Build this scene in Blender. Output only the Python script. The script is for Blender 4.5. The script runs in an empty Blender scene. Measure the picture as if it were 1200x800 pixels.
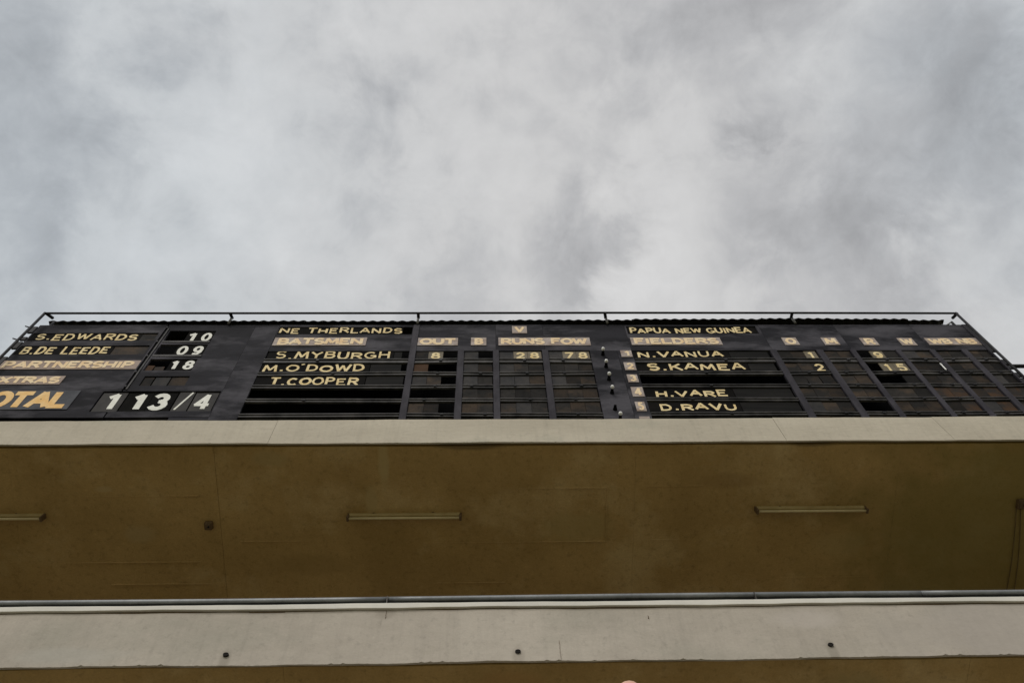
import bpy, bmesh, math, random
from mathutils import Vector, Matrix
random.seed(7)
S = bpy.context.scene
COL = S.collection
R = math.radians

# ------------------------------------------------------------------ camera
cam_d = bpy.data.cameras.new('camera'); cam = bpy.data.objects.new('camera', cam_d); COL.objects.link(cam)
cam_d.sensor_width = 36.0; cam_d.lens = 28.0; cam_d.clip_start = 0.05; cam_d.clip_end = 5000
PITCH, YAW, ROLL = R(59.56), R(3.356), R(-2.951)
fw = Vector((math.sin(YAW)*math.cos(PITCH), math.cos(YAW)*math.cos(PITCH), math.sin(PITCH)))
rt = Vector((math.cos(YAW), -math.sin(YAW), 0)); up = rt.cross(fw)
rt2 = math.cos(ROLL)*rt + math.sin(ROLL)*up; up2 = -math.sin(ROLL)*rt + math.cos(ROLL)*up
cam.matrix_world = Matrix((( rt2.x, up2.x, -fw.x, 0), (rt2.y, up2.y, -fw.y, 0), (rt2.z, up2.z, -fw.z, 1.6), (0, 0, 0, 1)))
S.camera = cam

# ------------------------------------------------------------------ world: overcast cloud deck over a Nishita sky
SUN_EL, SUN_ROT = R(46), R(200)      # behind the camera, slightly left
W = bpy.data.worlds.new('World'); S.world = W; W.use_nodes = True
nt = W.node_tree; N = nt.nodes; L = nt.links; N.clear()
def nd(t, **k):
    n = N.new(t)
    for a, b in k.items():
        if hasattr(n, a): setattr(n, a, b)
        else: n.inputs[a.replace('_', ' ')].default_value = b
    return n
def math_n(op, a, b=None, c=None, clamp=False):
    n = N.new('ShaderNodeMath'); n.operation = op; n.use_clamp = clamp
    for i, v in enumerate((a, b, c)):
        if v is None: continue
        if isinstance(v, (int, float)): n.inputs[i].default_value = v
        else: L.new(v, n.inputs[i])
    return n.outputs[0]
tc = nd('ShaderNodeTexCoord'); sx = nd('ShaderNodeSeparateXYZ'); L.new(tc.outputs['Generated'], sx.inputs[0])
zz = math_n('ADD', math_n('ABSOLUTE', sx.outputs[2]), 0.35)
px = math_n('DIVIDE', sx.outputs[0], zz); py = math_n('DIVIDE', sx.outputs[1], zz)
cx = nd('ShaderNodeCombineXYZ'); L.new(px, cx.inputs[0]); L.new(py, cx.inputs[1]); cx.inputs[2].default_value = 3.7
def noise(vec, scale, detail, rough, dist, off=(0, 0, 0)):
    m = nd('ShaderNodeMapping'); m.inputs['Location'].default_value = off; L.new(vec, m.inputs[0])
    n = nd('ShaderNodeTexNoise'); n.inputs['Scale'].default_value = scale; n.inputs['Detail'].default_value = detail
    n.inputs['Roughness'].default_value = rough; n.inputs['Distortion'].default_value = dist
    L.new(m.outputs[0], n.inputs['Vector']); return n
n1 = noise(tc.outputs['Generated'], 3.6, 10, 0.52, 0.25, (1.3, 0.2, 0))
n2 = noise(tc.outputs['Generated'], 9.0, 10, 0.60, 0.3, (4.1, 2.2, 1))
n4 = noise(tc.outputs['Generated'], 21.0, 9, 0.62, 0.6, (2.7, 8.1, 4))
n3 = noise(tc.outputs['Generated'], 1.7, 3, 0.5, 0.3, (7.1, 5.2, 2))
v = math_n('ADD', math_n('MULTIPLY', n1.outputs[0], 0.34), math_n('MULTIPLY_ADD', n4.outputs[0], 0.14, math_n('MULTIPLY', n2.outputs[0], 0.34)))
v = math_n('ADD', v, math_n('MULTIPLY_ADD', n3.outputs[0], 0.12, 0.03))
# individual darker and lighter cloud masses: centre direction, radius, amount
wv = nd('ShaderNodeVectorMath', operation='MULTIPLY_ADD'); L.new(n2.outputs['Color'], wv.inputs[0]); wv.inputs[1].default_value = (0.24, 0.24, 0.24)
L.new(tc.outputs['Generated'], wv.inputs[2])
for d, rad, amt in (
    ((0.125, 0.393, 0.911), 0.117, -0.090),
    ((0.088, 0.438, 0.895), 0.080, -0.050),
    ((0.030, 0.401, 0.915), 0.072, -0.030),
    ((0.292, 0.252, 0.923), 0.068, -0.055),
    ((0.265, 0.268, 0.926), 0.057, -0.050),
    ((0.418, 0.342, 0.842), 0.154, -0.055),
    ((0.312, 0.348, 0.884), 0.114, -0.030),
    ((0.523, 0.248, 0.816), 0.102, -0.030),
    ((0.492, 0.177, 0.852), 0.146, -0.045),
    ((0.523, 0.117, 0.844), 0.127, -0.035),
    ((0.333, 0.167, 0.928), 0.145, -0.025),
    ((-0.445, 0.275, 0.852), 0.141, -0.035),
    ((-0.377, 0.306, 0.874), 0.095, -0.030),
    ((-0.453, 0.165, 0.876), 0.160, -0.030),
    ((-0.493, 0.301, 0.816), 0.096, -0.030),
    ((-0.248, 0.417, 0.874), 0.105, -0.010),
    ((0.197, 0.412, 0.889), 0.115, 0.055),
    ((0.352, 0.412, 0.841), 0.084, 0.022),
    ((-0.176, 0.291, 0.940), 0.292, 0.020),
    ((-0.012, 0.227, 0.974), 0.274, 0.030),
    ((0.213, 0.277, 0.937), 0.133, 0.020),
    ((0.511, 0.361, 0.780), 0.083, 0.030),
    ((0.019, 0.328, 0.944), 0.188, 0.020),
    ((-0.292, 0.127, 0.948), 0.067, 0.040),
    ((0.081, 0.313, 0.946), 0.109, -0.020),
    ((0.128, 0.178, 0.976), 0.104, -0.020),
    ((0.412, 0.195, 0.890), 0.051, 0.030),
    ((-0.189, 0.179, 0.966), 0.087, -0.015),
    ):
    ds = nd('ShaderNodeVectorMath', operation='DISTANCE'); L.new(wv.outputs[0], ds.inputs[0])
    D = Vector(d).normalized(); ds.inputs[1].default_value = (D.x + .12, D.y + .12, D.z + .12)
    mr = nd('ShaderNodeMapRange'); mr.interpolation_type = 'SMOOTHERSTEP'; L.new(ds.outputs['Value'], mr.inputs[0])
    mr.inputs[1].default_value = 0; mr.inputs[2].default_value = rad; mr.inputs[3].default_value = amt*1.45; mr.inputs[4].default_value = 0
    v = math_n('ADD', v, mr.outputs[0])
cr = nd('ShaderNodeValToRGB'); L.new(v, cr.inputs[0]); e = cr.color_ramp.elements
e[0].position = 0.30; e[0].color = (0.32, 0.322, 0.33, 1)
e[1].position = 0.64; e[1].color = (0.70, 0.697, 0.695, 1)
m = e.new(0.44); m.color = (0.49, 0.492, 0.50, 1)
m = e.new(0.53); m.color = (0.615, 0.613, 0.612, 1)
# thinner, bluer cloud towards both sides
blue = None
for d, rad in (((-0.62, 0.28, 0.73), 0.75), ((0.72, 0.05, 0.69), 0.55)):
    ds = nd('ShaderNodeVectorMath', operation='DISTANCE'); L.new(wv.outputs[0], ds.inputs[0]); D = Vector(d).normalized(); ds.inputs[1].default_value = (D.x + .12, D.y + .12, D.z + .12)
    mr = nd('ShaderNodeMapRange'); mr.interpolation_type = 'SMOOTHSTEP'; L.new(ds.outputs['Value'], mr.inputs[0]); mr.inputs[1].default_value = 0.1; mr.inputs[2].default_value = rad; mr.inputs[3].default_value = 1; mr.inputs[4].default_value = 0
    blue = mr.outputs[0] if blue is None else math_n('MAXIMUM', blue, mr.outputs[0])
tint = nd('ShaderNodeMix'); tint.data_type = 'RGBA'; tint.blend_type = 'MULTIPLY'; L.new(blue, tint.inputs[0]); L.new(cr.outputs[0], tint.inputs[6]); tint.inputs[7].default_value = (0.905, 0.965, 1.01, 1)
b1 = nd('ShaderNodeBackground'); L.new(tint.outputs[2], b1.inputs[0]); b1.inputs[1].default_value = 1.0
sky = nd('ShaderNodeTexSky'); sky.sky_type = 'NISHITA'; sky.sun_disc = False; sky.sun_elevation = SUN_EL; sky.sun_rotation = SUN_ROT
b2 = nd('ShaderNodeBackground'); L.new(sky.outputs[0], b2.inputs[0]); b2.inputs[1].default_value = 0.10
mx = nd('ShaderNodeMixShader'); mx.inputs[0].default_value = 0.04; L.new(b1.outputs[0], mx.inputs[1]); L.new(b2.outputs[0], mx.inputs[2])
wo = nd('ShaderNodeOutputWorld'); L.new(mx.outputs[0], wo.inputs[0])

sd = bpy.data.lights.new('sun', 'SUN'); sd.energy = 1.4; sd.angle = R(25); sd.color = (1.0, 0.96, 0.90)
so = bpy.data.objects.new('sun', sd); COL.objects.link(so)
sdir = Vector((math.sin(SUN_ROT)*math.cos(SUN_EL), math.cos(SUN_ROT)*math.cos(SUN_EL), math.sin(SUN_EL)))
so.rotation_euler = sdir.to_track_quat('Z', 'Y').to_euler(); so.location = (0, -5, 30)

vs = S.view_settings; vs.view_transform = 'Standard'; vs.look = 'None'; vs.exposure = 0; vs.gamma = 1; vs.use_curve_mapping = False

# ------------------------------------------------------------------ materials
def mat(name, c1, c2=None, scale=3.0, stretch=(1, 1, 1), rough=0.7, bump=0.0, bscale=40, rand=0.0, fine=0.0, c3=None, c3t=0.62, metal=0.0, spec=0.35, lo=0.35, hi=0.65, streak=0.0, speck=0.0, wear=None, wt=0.60):
    """base colour c1->c2 by stretched noise in place, c3 in scattered patches, 'rand' shifts value from piece to piece."""
    m = bpy.data.materials.new(name); m.use_nodes = True; t = m.node_tree; n = t.nodes; l = t.links
    b = n['Principled BSDF']; b.inputs['Roughness'].default_value = rough; b.inputs['Metallic'].default_value = metal
    b.inputs['Specular IOR Level'].default_value = spec
    g = n.new('ShaderNodeNewGeometry'); mp = n.new('ShaderNodeMapping'); mp.inputs['Scale'].default_value = stretch
    oi = n.new('ShaderNodeObjectInfo'); ad = n.new('ShaderNodeVectorMath'); ad.operation = 'ADD'
    rm = n.new('ShaderNodeMath'); rm.operation = 'MULTIPLY'; rm.inputs[1].default_value = 17.0 if rand else 0.0
    l.new(oi.outputs['Random'], rm.inputs[0]); l.new(g.outputs['Position'], ad.inputs[0]); l.new(rm.outputs[0], ad.inputs[1])
    l.new(ad.outputs[0], mp.inputs[0])
    c2 = c2 or c1
    nz = n.new('ShaderNodeTexNoise'); nz.inputs['Scale'].default_value = scale; nz.inputs['Detail'].default_value = 8; nz.inputs['Roughness'].default_value = 0.6
    l.new(mp.outputs[0], nz.inputs['Vector'])
    mr = n.new('ShaderNodeMapRange'); mr.inputs[1].default_value = lo; mr.inputs[2].default_value = hi; l.new(nz.outputs[0], mr.inputs[0])
    mix = n.new('ShaderNodeMix'); mix.data_type = 'RGBA'; l.new(mr.outputs[0], mix.inputs[0])
    mix.inputs[6].default_value = (*c1, 1); mix.inputs[7].default_value = (*c2, 1)
    out = mix.outputs[2]
    if c3:
        nb = n.new('ShaderNodeTexNoise'); nb.inputs['Scale'].default_value = scale*0.6; nb.inputs['Detail'].default_value = 6; nb.inputs['Roughness'].default_value = 0.65
        mo = n.new('ShaderNodeVectorMath'); mo.operation = 'ADD'; mo.inputs[1].default_value = (9.3, 4.1, 2.7); l.new(mp.outputs[0], mo.inputs[0]); l.new(mo.outputs[0], nb.inputs['Vector'])
        m3 = n.new('ShaderNodeMapRange'); m3.inputs[1].default_value = c3t - 0.06; m3.inputs[2].default_value = c3t + 0.10; l.new(nb.outputs[0], m3.inputs[0])
        mi = n.new('ShaderNodeMix'); mi.data_type = 'RGBA'; l.new(m3.outputs[0], mi.inputs[0]); l.new(out, mi.inputs[6]); mi.inputs[7].default_value = (*c3, 1); out = mi.outputs[2]
    if fine:
        nf = n.new('ShaderNodeTexNoise'); nf.inputs['Scale'].default_value = 55; nf.inputs['Detail'].default_value = 5; l.new(mp.outputs[0], nf.inputs['Vector'])
        mf = n.new('ShaderNodeMapRange'); mf.inputs[3].default_value = 1 - fine; mf.inputs[4].default_value = 1 + fine; l.new(nf.outputs[0], mf.inputs[0])
        vm = n.new('ShaderNodeVectorMath'); vm.operation = 'SCALE'; l.new(out, vm.inputs[0]); l.new(mf.outputs[0], vm.inputs['Scale']); out = vm.outputs[0]
    def mult(nz_, a, b, lo_, hi_):
        nonlocal out
        q = n.new('ShaderNodeMapRange'); q.inputs[1].default_value = a; q.inputs[2].default_value = b; q.inputs[3].default_value = lo_; q.inputs[4].default_value = hi_; l.new(nz_.outputs[0], q.inputs[0])
        w_ = n.new('ShaderNodeVectorMath'); w_.operation = 'SCALE'; l.new(out, w_.inputs[0]); l.new(q.outputs[0], w_.inputs['Scale']); out = w_.outputs[0]
    if streak:        # rain and dust runs
        m2 = n.new('ShaderNodeMapping'); m2.inputs['Scale'].default_value = (9, 9, 0.7); l.new(g.outputs['Position'], m2.inputs[0])
        z2 = n.new('ShaderNodeTexNoise'); z2.inputs['Scale'].default_value = 1.6; z2.inputs['Detail'].default_value = 6; z2.inputs['Roughness'].default_value = .65; l.new(m2.outputs[0], z2.inputs['Vector'])
        mult(z2, .48, .75, 1.0, 1 - streak)
    if speck:         # dirt specks and small scuffs
        z3 = n.new('ShaderNodeTexNoise'); z3.inputs['Scale'].default_value = 16; z3.inputs['Detail'].default_value = 9; z3.inputs['Roughness'].default_value = .75; l.new(g.outputs['Position'], z3.inputs['Vector'])
        mult(z3, .36, .46, 1 - speck, 1.0); mult(z3, .58, .68, 1.0, 1 + speck*.7)
    if wear:          # paint rubbed through
        z4 = n.new('ShaderNodeTexNoise'); z4.inputs['Scale'].default_value = 24; z4.inputs['Detail'].default_value = 8; z4.inputs['Roughness'].default_value = .7; l.new(g.outputs['Position'], z4.inputs['Vector'])
        q = n.new('ShaderNodeMapRange'); q.inputs[1].default_value = wt; q.inputs[2].default_value = wt + .08; q.inputs[4].default_value = .85; l.new(z4.outputs[0], q.inputs[0])
        mi = n.new('ShaderNodeMix'); mi.data_type = 'RGBA'; l.new(q.outputs[0], mi.inputs[0]); l.new(out, mi.inputs[6]); mi.inputs[7].default_value = (*wear, 1); out = mi.outputs[2]
    if rand:
        mf = n.new('ShaderNodeMapRange'); mf.inputs[3].default_value = 1 - rand; mf.inputs[4].default_value = 1 + rand; l.new(oi.outputs['Random'], mf.inputs[0])
        vm = n.new('ShaderNodeVectorMath'); vm.operation = 'SCALE'; l.new(out, vm.inputs[0]); l.new(mf.outputs[0], vm.inputs['Scale']); out = vm.outputs[0]
    l.new(out, b.inputs['Base Color'])
    if bump:
        nb = n.new('ShaderNodeTexNoise'); nb.inputs['Scale'].default_value = bscale; nb.inputs['Detail'].default_value = 7; l.new(mp.outputs[0], nb.inputs['Vector'])
        bp = n.new('ShaderNodeBump'); bp.inputs['Strength'].default_value = 1.0; bp.inputs['Distance'].default_value = bump; l.new(nb.outputs[0], bp.inputs['Height']); l.new(bp.outputs[0], b.inputs['Normal'])
    return m
M = {}
M['cream'] = mat('cream_plaster', (0.48, 0.432, 0.345), (0.56, 0.508, 0.41), 1.1, (0.6, 1, 1.6), 0.85, 0.004, 14, fine=0.08, c3=(0.43, 0.41, 0.33), c3t=0.60, streak=0.10, speck=0.10)
M['parapet'] = mat('parapet_plaster', (0.43, 0.385, 0.325), (0.51, 0.46, 0.39), 1.0, (0.8, 1, 1.3), 0.85, 0.007, 6, fine=0.10, c3=(0.39, 0.36, 0.30), c3t=0.57, streak=0.10, speck=0.13)
M['coping'] = mat('coping_paint', (0.62, 0.60, 0.54), (0.72, 0.69, 0.62), 1.5, rough=0.7, bump=0.002, fine=0.05)
M['soffit'] = mat('ochre_soffit_paint', (0.34, 0.22, 0.078), (0.43, 0.285, 0.11), 1.0, (1, 1, 1), 0.8, 0.006, 8, fine=0.20, c3=(0.50, 0.36, 0.17), c3t=0.58, speck=0.22)
M['concrete'] = mat('terrace_concrete', (0.26, 0.245, 0.21), (0.36, 0.34, 0.30), 1.4, rough=0.9, bump=0.003, fine=0.12)
M['ground'] = mat('dry_grass_ground', (0.14, 0.15, 0.06), (0.24, 0.21, 0.12), 0.4, rough=0.95, bump=0.03, bscale=12, fine=0.3)
M['face'] = mat('charcoal_board_paint', (0.008, 0.0078, 0.011), (0.023, 0.0225, 0.029), 2.2, (0.6, 1, 1.7), 0.75, 0.002, 18, rand=0.12, fine=0.25, c3=(0.080, 0.077, 0.090), c3t=0.53, spec=0.12)
M['post'] = mat('post_paint', (0.028, 0.026, 0.033), (0.062, 0.058, 0.070), 3.0, (2, 1, 0.8), 0.7, 0.001, 20, rand=0.1, fine=0.2, spec=0.12)
M['slat'] = mat('dark_track_metal', (0.018, 0.018, 0.019), (0.105, 0.10, 0.10), 3.5, (1, 1, 1), 0.6, 0.001, 20, rand=0.3, spec=0.2)
M['tile'] = mat('weathered_black_plate', (0.012, 0.0115, 0.011), (0.030, 0.027, 0.025), 2.6, (1, 1, 1.5), 0.8, 0.001, 30, rand=0.5, fine=0.35, speck=0.4, c3=(0.056, 0.040, 0.028), c3t=0.54, spec=0.12)
M['tile_light'] = mat('greyed_plate', (0.032, 0.032, 0.035), (0.060, 0.056, 0.054), 6, rough=0.8, spec=0.12, rand=0.2, fine=0.2)
M['tile_rust'] = mat('rusty_plate', (0.018, 0.014, 0.012), (0.060, 0.028, 0.009), 4, (1, 1, 1.3), 0.85, rand=0.15, fine=0.2, c3=(0.045, 0.04, 0.035), lo=0.4, hi=0.6)
M['tile_brown'] = mat('brown_plate', (0.060, 0.034, 0.020), (0.080, 0.046, 0.028), 6, rough=0.85, spec=0.12, fine=0.15)
M['black'] = mat('black_interior', (0.004, 0.004, 0.0045), rough=0.95, spec=0.05)
M['name'] = mat('black_name_board', (0.003, 0.003, 0.003), (0.008, 0.007, 0.006), 4, (0.5, 1, 2), 0.8, spec=0.05, rand=0.2, fine=0.2)
M['blankname'] = mat('blank_name_board', (0.007, 0.007, 0.007), (0.017, 0.016, 0.015), 4, (0.3, 1, 4), 0.8, spec=0.1, rand=0.25, fine=0.2)
M['gold'] = mat('cream_gold_letter_paint', (0.74, 0.56, 0.27), (0.90, 0.76, 0.46), 9, rough=0.7, fine=0.15, wear=(0.30, 0.22, 0.10), wt=0.60, spec=0.15)
M['white'] = mat('white_number_paint', (0.78, 0.78, 0.71), (0.90, 0.90, 0.84), 10, rough=0.7, fine=0.08, wear=(0.45, 0.42, 0.36), wt=0.62, spec=0.15)
M['orange'] = mat('amber_letter_paint', (0.86, 0.53, 0.20), (0.92, 0.66, 0.34), 8, rough=0.7, fine=0.12, wear=(0.40, 0.28, 0.16), wt=0.62, spec=0.15)
M['peach'] = mat('faded_peach_letter_paint', (0.86, 0.62, 0.36), (0.93, 0.78, 0.54), 8, rough=0.7, fine=0.15, wear=(0.50, 0.38, 0.30), wt=0.60, spec=0.15)
M['plate'] = mat('pinkish_heading_plate', (0.30, 0.235, 0.205), (0.50, 0.44, 0.41), 5, (1, 1, 2), 0.75, fine=0.15, wear=(0.16, 0.13, 0.12), wt=0.60, spec=0.15)
M['plate_dim'] = mat('dim_heading_plate', (0.30, 0.22, 0.175), (0.37, 0.29, 0.25), 5, (1, 1, 2), 0.7, fine=0.1)
M['slate'] = mat('slate_total_plate', (0.060, 0.064, 0.075), (0.105, 0.11, 0.125), 3, (1, 1, 2), 0.7, spec=0.12, fine=0.15)
M['greyplate'] = mat('grey_number_plate', (0.045, 0.043, 0.043), (0.078, 0.074, 0.072), 4, rough=0.75, spec=0.12, rand=0.1, fine=0.15)
M['brownplate'] = mat('olive_brown_number_plate', (0.13, 0.105, 0.066), (0.20, 0.17, 0.12), 6, rough=0.7, rand=0.15, fine=0.15)
M['numplate'] = mat('black_number_plate', (0.002, 0.002, 0.002), (0.006, 0.0055, 0.004), 6, rough=0.8, spec=0.05)
M['rail'] = mat('dark_painted_steel', (0.010, 0.010, 0.012), (0.025, 0.025, 0.028), 5, rough=0.6, rand=0.1, spec=0.2)
M['railgrey'] = mat('grey_painted_steel', (0.13, 0.13, 0.125), (0.21, 0.205, 0.195), 5, rough=0.5, spec=0.5)
M['roof'] = mat('shade_black_corrugated_iron', (0.006, 0.006, 0.006), (0.014, 0.012, 0.011), 3, rough=0.7)  # shade of the roof's underside is put into this black
M['pipe'] = mat('pale_grey_pipe_metal', (0.17, 0.178, 0.185), (0.27, 0.28, 0.285), 2.0, rough=0.55, fine=0.15, spec=0.4, metal=0.5, speck=0.15)
M['clamp'] = mat('dark_clamp_steel', (0.05, 0.045, 0.04), (0.09, 0.08, 0.07), 8, rough=0.5)
M['fixture'] = mat('yellowed_fixture_enamel', (0.30, 0.22, 0.08), (0.38, 0.29, 0.12), 5, rough=0.55, fine=0.06)
M['tube'] = mat('fluorescent_glass', (0.52, 0.43, 0.22), (0.60, 0.50, 0.27), 5, rough=0.35, spec=0.5)
M['fixdark'] = mat('fixture_end_plastic', (0.09, 0.055, 0.03), (0.14, 0.09, 0.04), 5, rough=0.6)
M['box'] = mat('rusty_box_steel', (0.075, 0.045, 0.02), (0.14, 0.09, 0.04), 20, rough=0.7, fine=0.2)
M['cable'] = mat('dark_cable_rubber', (0.12, 0.085, 0.032), (0.16, 0.11, 0.045), 10, rough=0.7)
M['bulb'] = mat('white_bulb_glass', (0.88, 0.88, 0.86), rough=0.2, spec=0.6)
M['hole'] = mat('hole_shade_black', (0.010, 0.008, 0.006), rough=0.9)  # near-black colour holds the shade inside the holes
M['skin'] = mat('pink_skin', (0.68, 0.40, 0.30), (0.76, 0.48, 0.37), 9, rough=0.5, fine=0.05)
M['shirt'] = mat('grey_shirt_cloth', (0.20, 0.22, 0.26), (0.26, 0.28, 0.32), 12, rough=0.9, fine=0.1)
M['trousers'] = mat('dark_trouser_cloth', (0.05, 0.055, 0.07), (0.08, 0.085, 0.10), 12, rough=0.9)
M['shoe'] = mat('black_shoe_leather', (0.02, 0.02, 0.02), rough=0.4)
M['eye'] = mat('eye_dark', (0.03, 0.02, 0.015), rough=0.2)

def stains_and_falloff(m, spots):
    """stains and painted falloff with a place and an outline of their own: (centre, radii, colour, strength)"""
    t = m.node_tree; n = t.nodes; l = t.links; b = n['Principled BSDF']; src = b.inputs['Base Color'].links[0].from_socket
    g = n.new('ShaderNodeNewGeometry'); nz = n.new('ShaderNodeTexNoise'); nz.inputs['Scale'].default_value = 3.0; nz.inputs['Detail'].default_value = 6
    l.new(g.outputs['Position'], nz.inputs['Vector'])
    for c, r, colr, k in spots:
        sb = n.new('ShaderNodeVectorMath'); sb.operation = 'SUBTRACT'; l.new(g.outputs['Position'], sb.inputs[0]); sb.inputs[1].default_value = c
        dv = n.new('ShaderNodeVectorMath'); dv.operation = 'DIVIDE'; l.new(sb.outputs[0], dv.inputs[0]); dv.inputs[1].default_value = r
        ln = n.new('ShaderNodeVectorMath'); ln.operation = 'LENGTH'; l.new(dv.outputs[0], ln.inputs[0])
        a = n.new('ShaderNodeMath'); a.operation = 'ADD'; l.new(ln.outputs['Value'], a.inputs[0]); l.new(nz.outputs[0], a.inputs[1])
        mr = n.new('ShaderNodeMapRange'); mr.interpolation_type = 'SMOOTHSTEP'; l.new(a.outputs[0], mr.inputs[0]); mr.inputs[1].default_value = 1.0; mr.inputs[2].default_value = 1.7; mr.inputs[3].default_value = k; mr.inputs[4].default_value = 0
        mi = n.new('ShaderNodeMix'); mi.data_type = 'RGBA'; l.new(mr.outputs[0], mi.inputs[0]); l.new(src, mi.inputs[6]); mi.inputs[7].default_value = (*colr, 1); src = mi.outputs[2]
    l.new(src, b.inputs['Base Color'])
stains_and_falloff(M['soffit'], [((-1.245, 6.02, 9.06), (0.075, 0.36, 0.3), (0.44, 0.33, 0.15), 0.7), ((-1.41, 6.50, 8.92), (0.075, 0.20, 0.3), (0.42, 0.31, 0.14), 0.6),
    ((6.8, 7.2, 8.6), (2.6, 2.2, 1.5), (0.20, 0.155, 0.04), 0.70), ((-2.6, 6.0, 9.05), (0.25, 0.1, 0.3), (0.36, 0.27, 0.12), 0.5),  # broad right-hand spot: light falloff painted into the soffit colour
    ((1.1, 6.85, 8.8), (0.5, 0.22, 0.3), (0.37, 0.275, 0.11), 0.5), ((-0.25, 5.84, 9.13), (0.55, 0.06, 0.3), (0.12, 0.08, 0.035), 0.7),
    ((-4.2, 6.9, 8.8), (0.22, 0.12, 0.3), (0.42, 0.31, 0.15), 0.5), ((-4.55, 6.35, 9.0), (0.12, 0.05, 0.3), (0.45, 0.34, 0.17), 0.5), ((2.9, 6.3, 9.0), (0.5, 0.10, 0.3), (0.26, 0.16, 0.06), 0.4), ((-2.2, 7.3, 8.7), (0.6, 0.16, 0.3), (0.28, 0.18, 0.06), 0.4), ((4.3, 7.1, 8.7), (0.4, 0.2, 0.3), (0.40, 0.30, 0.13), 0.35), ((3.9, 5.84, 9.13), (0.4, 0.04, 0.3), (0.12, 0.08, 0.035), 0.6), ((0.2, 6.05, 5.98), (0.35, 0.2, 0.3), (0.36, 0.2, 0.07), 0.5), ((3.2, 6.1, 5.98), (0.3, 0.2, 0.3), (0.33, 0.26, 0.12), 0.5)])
stains_and_falloff(M['parapet'], [((-2.249, 5.8, 6.14), (0.05, 1, 0.12), (0.30, 0.27, 0.22), 0.6), ((0.253, 5.8, 6.13), (0.07, 1, 0.12), (0.32, 0.28, 0.23), 0.5), ((3.0, 5.8, 6.15), (0.05, 1, 0.14), (0.30, 0.27, 0.22), 0.6), ((-0.94, 5.8, 6.62), (0.10, 1, 0.08), (0.33, 0.29, 0.24), 0.6), ((5.2, 5.8, 6.35), (1.6, 1, 0.6), (0.42, 0.38, 0.34), 0.6), ((2.9, 5.8, 6.5), (0.35, 1, 0.12), (0.52, 0.47, 0.42), 0.5), ((-3.6, 5.8, 6.2), (0.5, 1, 0.1), (0.44, 0.42, 0.37), 0.5)])  # broad spot darkens the parapet towards its right end

# ------------------------------------------------------------------ helpers
def tag(o, label=None, cat=None, group=None, kind=None):
    if label: o['label'] = label
    if cat: o['category'] = cat
    if group: o['group'] = group
    if kind: o['kind'] = kind
    return o
def empty(name, loc, label, cat, group=None):
    o = bpy.data.objects.new(name, None); COL.objects.link(o); o.location = loc; o.empty_display_size = 0.1
    bpy.context.view_layer.update()
    return tag(o, label, cat, group)
def link(name, me, m, parent=None, smooth=False, loc=None):
    o = bpy.data.objects.new(name, me); COL.objects.link(o)
    if m is not None and not me.materials: me.materials.append(m)
    if smooth:
        for p in me.polygons: p.use_smooth = True
    if loc is not None: o.location = loc
    if parent is not None:
        o.parent = parent
        if loc is None:                       # mesh given in world coordinates
            pw = Vector((0, 0, 0)); q = parent
            while q is not None: pw += q.location; q = q.parent
            o.location = -pw
        else:
            pw = Vector((0, 0, 0)); q = parent
            while q is not None: pw += q.location; q = q.parent
            o.location = Vector(loc) - pw
    return o
def bm_box(bm, x0, x1, y0, y1, z0, z1):
    vs_ = [bm.verts.new(p) for p in ((x0, y0, z0), (x1, y0, z0), (x1, y1, z0), (x0, y1, z0), (x0, y0, z1), (x1, y0, z1), (x1, y1, z1), (x0, y1, z1))]
    for f in ((0, 3, 2, 1), (4, 5, 6, 7), (0, 1, 5, 4), (1, 2, 6, 5), (2, 3, 7, 6), (3, 0, 4, 7)): bm.faces.new([vs_[i] for i in f])
def bm_tube(bm, pts, r, seg=10, caps=True):
    pts = [Vector(p) for p in pts]; rings = []
    for i, p in enumerate(pts):
        d = (pts[min(i+1, len(pts)-1)] - pts[max(i-1, 0)]).normalized()
        a = d.cross(Vector((0, 0, 1)));
        if a.length < 1e-3: a = d.cross(Vector((0, 1, 0)))
        a.normalize(); b = d.cross(a); rr = r[i] if isinstance(r, (list, tuple)) else r
        rings.append([bm.verts.new(p + rr*(math.cos(2*math.pi*k/seg)*a + math.sin(2*math.pi*k/seg)*b)) for k in range(seg)])
    for A, B in zip(rings, rings[1:]):
        for k in range(seg): bm.faces.new((A[k], A[(k+1) % seg], B[(k+1) % seg], B[k]))
    if caps: bm.faces.new(rings[0][::-1]); bm.faces.new(rings[-1])
def finish(bm, name, bevel=0.0):
    bmesh.ops.recalc_face_normals(bm, faces=bm.faces[:])
    if bevel: bmesh.ops.bevel(bm, geom=bm.edges[:], offset=bevel, segments=1, affect='EDGES')
    me = bpy.data.meshes.new(name); bm.to_mesh(me); bm.free(); return me
_cache = {}
def box(name, x0, x1, y0, y1, z0, z1, m, parent=None, bevel=0.0, tilt=0.0):
    """a box as its own object; pieces of equal size share one mesh"""
    dx, dy, dz = round(x1-x0, 3), round(y1-y0, 3), round(z1-z0, 3); key = (dx, dy, dz, bevel, m.name)
    if key not in _cache:
        bm = bmesh.new(); bm_box(bm, -dx/2, dx/2, -dy/2, dy/2, -dz/2, dz/2); _cache[key] = finish(bm, name, bevel); _cache[key].materials.append(m)
    o = link(name, _cache[key], None, parent, loc=((x0+x1)/2, (y0+y1)/2, (z0+z1)/2))
    if tilt: o.rotation_euler = (0, tilt, 0)
    return o
def tubes(name, segs, r, m, parent=None, seg=10, smooth=True):
    bm = bmesh.new()
    for s in segs: bm_tube(bm, s, r, seg)
    return link(name, finish(bm, name), m, parent, smooth)

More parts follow.
